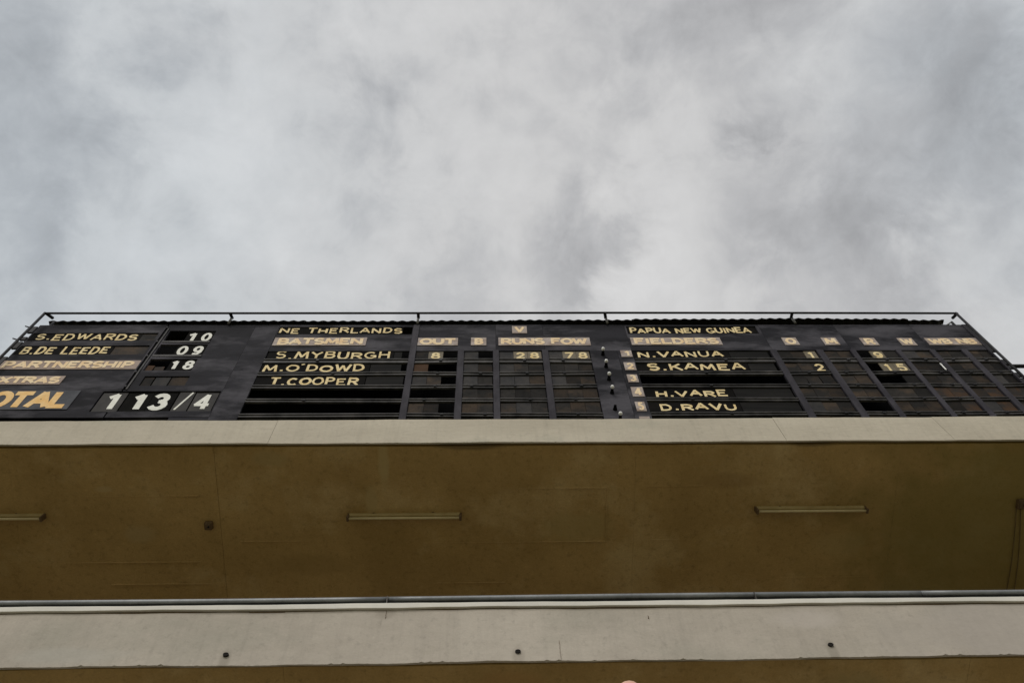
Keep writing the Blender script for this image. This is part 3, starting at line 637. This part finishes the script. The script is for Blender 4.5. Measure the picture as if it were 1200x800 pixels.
# cabinet behind the openings, front beam, corrugated roof
cab = []
bm = bmesh.new(); bm_box(bm, -6.78, 7.30, 8.2, 8.25, 9.43, 12.5)
link('cabinet_back', finish(bm, 'cabinet_back'), M['black'], sb)
for x in (-6.78, 7.32):
    bm = bmesh.new(); bm_box(bm, x-.02, x+.02, 6.04, 8.2, 9.43, 12.3); link('cabinet_side', finish(bm, 'cabinet_side'), M['black'], sb)
box('cabinet_floor', -6.75, 7.29, 6.04, 8.19, 9.425, 9.46, M['black'], sb)
box('kick_board', -6.79, 7.43, YB+.04, YB+.06, 9.43, 9.70, M['black'], sb)
bm = bmesh.new(); bm_box(bm, -6.75, 7.29, 6.36, 6.39, 9.47, 12.36); link('cabinet_liner', finish(bm, 'cabinet_liner'), M['black'], sb)
def roof_sheet(x0, x1, z, y0=6.10, seed=0):
    pitch = .155; n = int((x1-x0)/pitch*8); bm = bmesh.new(); rows = []
    for (y, dz) in ((y0, 0), (7.2, -.16), (8.35, -.33)):
        rows.append(([bm.verts.new((x0+(x1-x0)*i/n, y, z+dz+(.015*math.sin(2*math.pi*(x0+(x1-x0)*i/n)/pitch)))) for i in range(n+1)],
                     [bm.verts.new((x0+(x1-x0)*i/n, y, z+dz+.004+(.015*math.sin(2*math.pi*(x0+(x1-x0)*i/n)/pitch)))) for i in range(n+1)]))
    for (A, A2), (B, B2) in zip(rows, rows[1:]):
        for i in range(n): bm.faces.new((A[i], B[i], B[i+1], A[i+1])); bm.faces.new((A2[i], A2[i+1], B2[i+1], B2[i]))
    for i in range(n): bm.faces.new((rows[0][0][i], rows[0][0][i+1], rows[0][1][i+1], rows[0][1][i]))
    return link('roof_sheet', finish(bm, 'roof_sheet'), M['roof'], sb)
sheets = [(-6.82, -4.9, 12.640), (-4.895, -2.9, 12.645), (-2.895, -1.0, 12.640), (-0.995, 0.4, 12.650), (.405, 2.3, 12.672), (2.305, 4.4, 12.700), (4.405, 5.53, 12.722), (5.535, 6.74, 12.705), (6.745, 7.32, 12.665)]
for a, b, z in sheets: roof_sheet(a-.02, b+.03, z + .0009*(sheets.index((a, b, z)) % 2))
for x in [-6.6 + 1.16*i for i in range(13)]:
    box('rafter', x-.03, x+.03, 6.16, 8.3, 12.38, 12.46, M['black'], sb)

# ---- heading plates (screwed on, parts of the board)
def heading(txt, px0, px1, pz0, pz1, tx0, tx1, tz0, tz1, w, pm, lm, label, gap=.22, proud=.010, jit=.02, seed=1):
    p_ = box('heading_plate', px0, px1, YB-proud, YB-.0045+.003, pz0, pz1, M[pm], sb); p_['label'] = label
    lettering(txt, tx0, tx1, tz0, tz1, w, YB-proud-.002, M[lm], p_, jit, gap, seed)
heading('BATSMEN', -3.165, -1.805, 11.705, 11.935, -3.115, -1.845, 11.722, 11.915, .048, 'plate', 'peach', 'heading plate reading BATSMEN')
heading('OUT', -1.045, -.452, 11.705, 11.922, -1.02, -.475, 11.722, 11.905, .050, 'plate', 'peach', 'heading plate reading OUT')
heading('B', -.258, -.03, 11.705, 11.928, -.215, -.07, 11.722, 11.908, .046, 'plate', 'peach', 'heading plate reading B')
heading('RUNS FOW', .150, 1.517, 11.703, 11.928, .175, 1.475, 11.722, 11.908, .047, 'plate', 'peach', 'heading plate reading RUNS FOW')
heading('FIELDERS', 2.130, 3.490, 11.712, 11.926, 2.165, 3.455, 11.728, 11.908, .046, 'plate', 'peach', 'heading plate reading FIELDERS')
heading('O', 4.43, 4.65, 11.707, 11.922, 4.462, 4.622, 11.722, 11.905, .044, 'plate', 'peach', 'heading plate reading O')
heading('M', 5.033, 5.26, 11.706, 11.922, 5.055, 5.245, 11.722, 11.905, .044, 'plate', 'peach', 'heading plate reading M')
heading('R', 5.62, 5.85, 11.694, 11.908, 5.660, 5.815, 11.710, 11.892, .042, 'plate', 'peach', 'heading plate reading R')
heading('W', 6.195, 6.425, 11.692, 11.907, 6.215, 6.405, 11.710, 11.890, .038, 'plate', 'peach', 'heading plate reading W')
heading('WB NB', 6.618, 7.415, 11.703, 11.906, 6.65, 7.375, 11.720, 11.888, .042, 'plate', 'peach', 'heading plate reading WB NB')
heading('V', .362, .587, 12.060, 12.283, .395, .555, 12.080, 12.262, .044, 'plate', 'peach', 'small plate reading V above RUNS')
heading('PARTNERSHIP', -6.79, -4.892, 11.070, 11.295, -6.765, -4.955, 11.090, 11.278, .046, 'plate_dim', 'peach', 'heading plate reading PARTNERSHIP')
heading('EXTRAS', -6.79, -5.765, 10.692, 10.897, -6.775, -5.79, 10.708, 10.880, .046, 'plate_dim', 'peach', 'heading plate reading EXTRAS')
heading('TOTAL', -6.79, -5.405, 10.110, 10.540, -6.77, -5.445, 10.130, 10.522, .090, 'slate', 'orange', 'slate plate with large orange TOTAL')
for i, (z0, z1, a, b) in enumerate(((11.374, 11.554, 1.928, 2.088), (11.018, 11.222, 1.928, 2.085), (10.710, 10.905, 1.926, 2.070), (10.360, 10.586, 1.932, 2.090), (10.026, 10.240, 1.932, 2.060))):
    heading(str(i+1), a, b, z0, z1, a+(.028 if i else .05), b-.018, z0+.018, z1-.018, .033, 'plate', 'peach', 'row number plate %d' % (i+1))
box('heading_plate', 1.935, 2.07, YB-.010, YB-.002, 9.74, 9.905, M['plate'], sb)

# ================================================================== NAME BOARDS AND NUMBER PLATES (lifted in and out: things of their own)
NY = TY
def name_board(txt, x0, x1, z0, z1, tx0, tx1, tz0, tz1, w, label, seed, group='hand-painted player name boards', cat='name board', m='name', lm='gold', gap=.33, jit=.17, name='name_board'):
    tz0 += .014; tz1 += .006; w *= .90
    o = box(name, x0, x1, NY, NY+.018, z0, z1, M[m]); tag(o, label, cat, group)
    lettering(txt, tx0, tx1, tz0, tz1, w, NY-.0025, M[lm], o, jit, gap, seed); return o
DZ = .022
name_board('S.EDWARDS', -6.77, -5.165, 11.862, 12.085, -6.70, -5.20, 11.86+DZ, 12.065+.012, .034, 'uppermost name board of the far left section, painted with S and a long surname', 3)
name_board('B.DE LEEDE', -6.77, -5.43, 11.472, 11.715, -6.72, -5.47, 11.468+DZ, 11.685+.012, .036, 'second name board of the left section, just above the PARTNERSHIP plate', 4)
name_board('S.MYBURGH', -3.17, -1.37, 11.337, 11.555, -3.06, -1.41, 11.325+DZ, 11.535+.012, .037, 'first name board under the BATSMEN heading, beside the figure 8', 5)
name_board("M.O'DOWD", -3.18, -1.67, 10.987, 11.225, -3.155, -1.73, 10.985+DZ, 11.19+.012, .038, 'second name board under BATSMEN, with an apostrophe in the surname', 6)
name_board('T.COOPER', -3.18, -1.69, 10.662, 10.895, -2.99, -1.77, 10.645+DZ, 10.855+.012, .038, 'third name board under BATSMEN, lettering starting with T and set to the right', 7)
name_board('N.VANUA', 2.11, 3.52, 11.337, 11.555, 2.165, 3.435, 11.352+DZ, 11.535+.012, .037, 'name board in row 1 under the FIELDERS heading', 8)
name_board('S.KAMEA', 2.11, 3.71, 10.987, 11.225, 2.255, 3.66, 11.003+DZ, 11.21+.012, .040, 'name board in row 2 of the fielders, above the empty black row', 9)
name_board('H.VARE', 2.11, 3.32, 10.332, 10.575, 2.245, 3.235, 10.340+DZ, 10.515+.012, .038, 'name board in row 4 of the fielders, below the empty black row', 10)
name_board('D.RAVU', 2.11, 3.33, 10.002, 10.25, 2.245, 3.275, 10.03+DZ, 10.205+.012, .038, 'name board in row 5 of the fielders, lowest and nearest the cream beam', 11)
name_board('NE THERLANDS', -3.165, -1.30, 12.048, 12.268, -3.165, -1.30, 12.055+DZ, 12.235+.012, .034, 'team board reading NETHERLANDS in uneven gold capitals', 12, 'team name boards at the top', 'team board')
name_board('PAPUA NEW GUINEA', 2.13, 4.125, 12.058, 12.285, 2.160, 4.045, 12.055+DZ, 12.24+.012, .034, 'team board reading PAPUA NEW GUINEA in crowded gold capitals', 13, 'team name boards at the top', 'team board', gap=.24)

GN = 'slotted number plates'
def plate(ch, x0, x1, z0, z1, tx0, tx1, tz0, tz1, w, label, pm, lm='white', seed=1, jit=.03, cat='number plate'):
    o = box('number_plate', x0, x1, NY, NY+.014, z0, z1, M[pm]); tag(o, label, cat, GN)
    lettering(ch, tx0, tx1, tz0, tz1, w, NY-.0025, M[lm], o, jit, .3, seed); return o
# left figures
plate('1', -4.50, -4.305, 11.842, 12.14, -4.475, -4.325, 11.862, 12.110, .052, 'white figure one in the uppermost slot, beside the first name', 'numplate')
plate('0', -4.302, -4.11, 11.842, 12.14, -4.275, -4.120, 11.862, 12.110, .046, 'white zero in the uppermost slot, right of the one', 'numplate')
plate('0', -4.525, -4.325, 11.452, 11.74, -4.505, -4.345, 11.472, 11.725, .046, 'white zero in the second slot, left of a nine', 'numplate')
plate('9', -4.322, -4.11, 11.452, 11.74, -4.285, -4.130, 11.472, 11.725, .046, 'white figure nine ending the second slot of the left section', 'numplate')
plate('1', -4.485, -4.325, 11.044, 11.335, -4.460, -4.345, 11.086, 11.322, .052, 'slanting white figure one in the slot beside the PARTNERSHIP plate', 'numplate')
plate('8', -4.322, -4.13, 11.044, 11.335, -4.285, -4.130, 11.086, 11.322, .046, 'round white figure eight ending the slot beside the PARTNERSHIP plate', 'numplate')
# two worn brick-red plates half drawn in the partnership slot
box('blank_plate', -4.775, -4.68, TY+.006, TY+.02, 11.045, 11.20, M['tile_brown'], sb, 0, .05); box('blank_plate', -4.66, -4.53, TY+.008, TY+.02, 11.045, 11.17, M['tile_rust'], sb, 0, -.08)
# total
plate('1', -5.095, -4.775, 10.075, 10.505, -5.00, -4.80, 10.115, 10.500, .074, 'large white one on a grey plate, opening the total', 'greyplate')
plate('1', -4.755, -4.43, 10.065, 10.500, -4.66, -4.46, 10.105, 10.492, .086, 'large white one on a black plate, left of the big three', 'numplate')
plate('3', -4.425, -4.115, 10.065, 10.500, -4.425, -4.165, 10.105, 10.492, .080, 'large white figure three left of the slash', 'numplate')
plate('/', -4.095, -3.895, 10.085, 10.525, -4.065, -3.915, 10.120, 10.512, .026, 'grey plate with a white slash between total and wickets', 'greyplate')
plate('4', -3.875, -3.580, 10.075, 10.500, -3.845, -3.625, 10.115, 10.475, .060, 'large white figure four on a grey plate right of the slash', 'greyplate')
def sp(k): a, b, z0, z1 = SPOTS[k]; return a+.002, b-.002, z0+.001, z1-.006
def small(ch, key, label, pm, lm='gold', w=.036, x=None):
    a, b, z0, z1 = sp(key); c = (a+b)/2; hw = .072 if ch != '1' else .045
    if x: a, b = x; c = (a+b)/2
    plate(ch, a, b, z0, z1, c-hw, c+hw, z0+.018, z1-.022, w, label, pm, lm)
small('8', ('out', 0, 1), 'gold figure eight under the OUT heading', 'brownplate', x=(-.865, -.655))
box('blank_plate', -1.045, -.868, TY, TY+.02, 11.336, 11.553, M['tile'], sb)
small('2', ('runs', 0, 1), 'gold figure two under RUNS', 'brownplate'); small('8', ('runs', 0, 2), 'gold figure eight under RUNS', 'brownplate')
small('7', ('fow', 0, 1), 'gold figure seven under FOW', 'brownplate'); small('8', ('fow', 0, 2), 'gold figure eight under FOW', 'brownplate')
small('1', ('o', 0, 2), 'gold figure one under O in the first bowling row', 'brownplate', x=(4.64, 4.815)); small('2', ('o', 1, 2), 'gold figure two under O in the second bowling row', 'tile')
small('9', ('r', 0, 1), 'gold figure nine under R, beside a black opening', 'brownplate'); small('1', ('r', 1, 1), 'gold figure one of the pair under R', 'brownplate'); small('5', ('r', 1, 2), 'gold figure five of the pair under R', 'brownplate')

# ---- indicator bulbs on the blank sheet
where = ['top bulb beside the numbered fielders column, level with row 1', 'second bulb down, level with row 2', 'third bulb down, level with row 3', 'fourth bulb down, level with row 4', 'empty bulb holder with no bulb, beside row 5', 'lowest bulb, just above the cream beam']
for i, (zb, xb) in enumerate(((11.46, 1.662), (11.13, 1.666), (10.80, 1.664), (10.47, 1.662), (10.09, 1.650), (9.86, 1.684))):
    lamp = empty('indicator_lamp', (xb, YB, zb), 'white ' + where[i] if i != 4 else where[i], 'lamp', 'indicator lamps between the two halves of the board')
    bm = bmesh.new(); bm_tube(bm, [(0, -.001, -.02), (0, -.04, -.012), (0, -.065, -.005)], [.030, .020, .017], 12)
    o = bpy.data.objects.new('holder', finish(bm, 'holder')); o.data.materials.append(M['black']); COL.objects.link(o); o.parent = lamp
    if i != 4:
        bm = bmesh.new(); bmesh.ops.create_uvsphere(bm, u_segments=14, v_segments=10, radius=.027)
        for v_ in bm.verts: v_.co.y = v_.co.y*1.1 - .088
        o = bpy.data.objects.new('bulb', finish(bm, 'bulb')); o.data.materials.append(M['bulb']); COL.objects.link(o); o.parent = lamp
        for p in o.data.polygons: p.use_smooth = True

# ================================================================== RAIL FRAME in front of and above the board
YR = 5.87
rf = empty('rail_frame', (0.3, YR, 9.6), 'thin dark steel rail frame standing around the top and both ends of the scoreboard', 'railing')
tubes('top_rail', [[(-6.758, YR, 12.468), (-3.9, YR, 12.470), (-1.08, YR, 12.474), (1.83, YR, 12.486), (4.7, YR, 12.482), (7.372, YR, 12.470)]], .017, M['rail'], rf)
tubes('side_rail', [[(-6.757, YR, 12.48), (-6.752, YR, 9.62)]], .020, M['rail'], rf)
tubes('side_rail', [[(7.371, YR, 12.48), (7.371, YR, 9.62)]], .020, M['rail'], rf)
for i, x in enumerate((-6.70, -3.965, -1.09, 1.842, 4.785, 7.385)):
    xb = x*6.0/6.0
    tubes('outrigger', [[((x-.03 if x > 1 else x+.008) if abs(x) < 6 else (x+.0 if x > 0 else x-.03), YR, 12.462), (x, YB-.01, 12.533)]], .024, M['rail'], rf, 8)
    tubes('stanchion', [[(x, YB-.028, 12.53), (x, YB-.028, 12.335 if 0 < i < 5 else 12.2)]] if 0 < i < 5 else [[(x, YB+.06, 12.53), (x, YB+.06, 11.9)]], .019, M['railgrey'] if 0 < i < 5 else M['rail'], rf, 8)
# edge brackets with small gaps of daylight between them
for z0, z1 in ((12.10, 12.27), (11.88, 11.96), (11.64, 11.82), (9.65, 11.40)):
    box('edge_bracket', -6.88, -6.802, YB-.01, YB+.02, z0, z1, M['rail'], rf)
for z in (12.02, 11.66):
    tubes('bolt', [[(-6.75, YR, z), (-6.84, YR-.01, z+.03)]], .010, M['rail'], rf, 6)
for z0, z1 in ((11.52, 12.33), (11.16, 11.28), (11.05, 11.11), (10.84, 10.93), (9.65, 10.79)):
    box('edge_bracket', 7.454, 7.53, YB-.01, YB+.02, z0, z1, M['rail'], rf)
tubes('corner_brace', [[(7.36, YB+.05, 12.50), (7.16, YB+.05, 12.34)], [(7.385, YB+.06, 12.53), (7.39, YB+.05, 12.2)]], .012, M['railgrey'], rf, 6)
bm = bmesh.new(); t_ = [(7.12, 12.335), (7.34, 12.335), (7.22, 12.50)]
A = [bm.verts.new((a, YB+.08, b)) for a, b in t_]; B = [bm.verts.new((a, YB+.086, b)) for a, b in t_]
bm.faces.new(A); bm.faces.new(B[::-1])
for k in range(3): bm.faces.new((A[k], A[(k+1) % 3], B[(k+1) % 3], B[k]))
link('gusset_plate', finish(bm, 'gusset_plate'), M['railgrey'], rf)
bm = bmesh.new(); t_ = [(-6.62, 12.335), (-6.76, 12.335), (-6.66, 12.45)]
A = [bm.verts.new((a, YB+.06, b)) for a, b in t_]; B = [bm.verts.new((a, YB+.066, b)) for a, b in t_]
bm.faces.new(A); bm.faces.new(B[::-1])
for k in range(3): bm.faces.new((A[k], A[(k+1) % 3], B[(k+1) % 3], B[k]))
link('gusset_plate', finish(bm, 'gusset_plate'), M['railgrey'], rf)
# white strip standing in for sky seen through a gap
mk = box('sky_gap_strip', 6.494, 6.517, YB-.016, YB-.0125, 11.00, 11.175, M['bulb']); tag(mk, 'thin white strip standing in for sky seen through a gap right of the W column', 'sky_gap')

# roof handrail continuing to the right of the scoreboard
hr = empty('roof_handrail', (9, 6.1, 9.42), 'black handrail leaving the right end of the scoreboard over the roof', 'handrail')
tubes('rail', [[(7.50, 6.1, 11.27), (11.6, 6.1, 11.27)]], .030, M['rail'], hr); tubes('rail', [[(7.50, 6.1, 10.35), (11.6, 6.1, 10.35)]], .022, M['rail'], hr)
for x in (8.6, 10.1, 11.6): tubes('rail_post', [[(x, 6.1, 9.42), (x, 6.1, 11.27)]], .024, M['rail'], hr)

# ================================================================== PERSON standing on the terrace, only the crown shows
PX, PY, PZ = 0.849, 4.27, RISE*8
HT = 4.708 - PZ
pe = empty('person', (PX, PY, PZ), 'person whose bare pink crown just shows at the bottom edge of the picture', 'person')
def skin(name, verts, edges, radii, m, parent, root=0, sub=2, levels_apply=True):
    me = bpy.data.meshes.new(name); me.from_pydata(verts, edges, []); o = bpy.data.objects.new(name, me); COL.objects.link(o)
    sk = o.modifiers.new('skin', 'SKIN'); sk.use_smooth_shade = True
    ss = o.modifiers.new('sub', 'SUBSURF'); ss.levels = sub; ss.render_levels = sub
    for i, r_ in enumerate(radii): me.skin_vertices[0].data[i].radius = (r_, r_) if isinstance(r_, float) else r_
    me.skin_vertices[0].data[root].use_root = True
    bpy.context.view_layer.update(); dg = bpy.context.evaluated_depsgraph_get()
    m2 = bpy.data.meshes.new_from_object(o.evaluated_get(dg)); bpy.data.objects.remove(o)
    m2.materials.clear(); m2.materials.append(m)
    q = bpy.data.objects.new(name, m2); COL.objects.link(q); q.parent = parent
    for p in m2.polygons: p.use_smooth = True
    return q
h = HT/1.78
def sc(p): return (p[0]*h, p[1]*h, p[2]*h)
# faces -Y (towards the pitch and the camera)
V_ = [(0, 0, .95), (0, .0, 1.12), (0, .01, 1.30), (0, .01, 1.44), (0, .0, 1.52), (0, -.005, 1.60), (0, .0, 1.675), (0, .005, 1.722)]
E_ = [(i, i+1) for i in range(7)]; Rr = [(.15, .11), (.135, .10), (.155, .11), (.12, .09), (.060, .060), (.078, .090), (.096, .112), (.080, .098)]
def chain(start, pts, rs):
    i = start
    for p, r_ in zip(pts, rs): V_.append(p); Rr.append(r_); E_.append((i, len(V_)-1)); i = len(V_)-1
    return i
for s in (-1, 1):
    chain(3, [(s*.18, .01, 1.43), (s*.225, .02, 1.27), (s*.25, .0, 1.13), (s*.262, -.06, .98), (s*.266, -.085, .90)], [.058, .047, .040, .030, .024])
    w_ = len(V_)-1
    chain(w_, [(s*.266, -.10, .85)], [(.020, .032)]); pm_ = len(V_)-1
    for k, (dx, dl) in enumerate(((-.030, .065), (-.010, .078), (.010, .072), (.028, .058))):
        chain(pm_, [(s*.266 + s*.1*dx, -.10+dx, .835), (s*.262, -.104+dx, .835-dl*.5), (s*.250, -.102+dx, .835-dl)], [.0095, .0085, .0075])
    chain(w_, [(s*.255, -.125, .872), (s*.245, -.142, .845), (s*.242, -.146, .822)], [.0105, .0095, .008])
    chain(0, [(s*.095, .0, .86), (s*.10, -.01, .49), (s*.105, .01, .12), (s*.105, .0, .06), (s*.115, -.13, .03)], [.088, .056, .040, .036, .030])
body = skin('body', [sc(p) for p in V_], E_, [(a*h, b*h) if False else a for a, b in [(r_ if isinstance(r_, tuple) else (r_, r_)) for r_ in Rr]] if False else Rr, M['skin'], pe)
# bring the crown exactly to its height and round it
zt = max(v_.co.z for v_ in body.data.vertices)
for v_ in body.data.vertices:
    if v_.co.z > 1.60*h: v_.co.z = 1.60*h + (v_.co.z-1.60*h)*(HT-1.60*h)/(zt-1.60*h)
bm = bmesh.new(); bmesh.ops.create_uvsphere(bm, u_segments=20, v_segments=14, radius=.012)
for nm, pts, rs in (('nose', [(0, -.092, 1.665), (0, -.112, 1.632)], [.012, .016]),):
    skin(nm, [sc(p) for p in pts], [(0, 1)], rs, M['skin'], body)
bm.free()
for s in (-1, 1):
    skin('ear', [sc((s*.082, .012, 1.675)), sc((s*.090, .018, 1.655)), sc((s*.083, .010, 1.625))], [(0, 1), (1, 2)], [(.008, .018), (.009, .018), (.007, .012)], M['skin'], body)
    bm = bmesh.new(); bmesh.ops.create_uvsphere(bm, u_segments=12, v_segments=8, radius=.011)
    o = bpy.data.objects.new('eye', finish(bm, 'eye')); o.data.materials.append(M['eye']); COL.objects.link(o); o.parent = body; o.location = sc((s*.032, -.088, 1.665))
skin('mouth', [sc((-.022, -.088, 1.598)), sc((0, -.095, 1.596)), sc((.022, -.088, 1.598))], [(0, 1), (1, 2)], [.004, .006, .004], M['cable'], body)
sv = [(0, 0, .88), (0, .0, 1.12), (0, .01, 1.30), (0, .01, 1.43), (0, .0, 1.485)]; se = [(0, 1), (1, 2), (2, 3), (3, 4)]; sr = [(.205, .155), (.185, .145), (.185, .14), (.15, .12), (.074, .074)]
for s in (-1, 1):
    b_ = len(sv); sv += [(s*.18, .01, 1.43), (s*.225, .02, 1.27), (s*.24, .01, 1.18)]; sr += [.070, .060, .058]; se += [(3, b_), (b_, b_+1), (b_+1, b_+2)]
skin('shirt', [sc(p) for p in sv], se, sr, M['shirt'], pe)
tv = [(0, 0, .96), (0, 0, 1.06)]; te = [(0, 1)]; tr = [(.185, .14), (.165, .13)]
for s in (-1, 1):
    b_ = len(tv); tv += [(s*.095, .0, .86), (s*.10, -.01, .49), (s*.105, .01, .07)]; tr += [.112, .080, .068]; te += [(0, b_), (b_, b_+1), (b_+1, b_+2)]
skin('trousers', [sc(p) for p in tv], te, tr, M['trousers'], pe)
for s in (-1, 1):
    skin('shoe', [sc((s*.105, .05, .045)), sc((s*.108, -.06, .045)), sc((s*.116, -.17, .038))], [(0, 1), (1, 2)], [(.045, .045), (.047, .043), (.040, .032)], M['shoe'], pe)
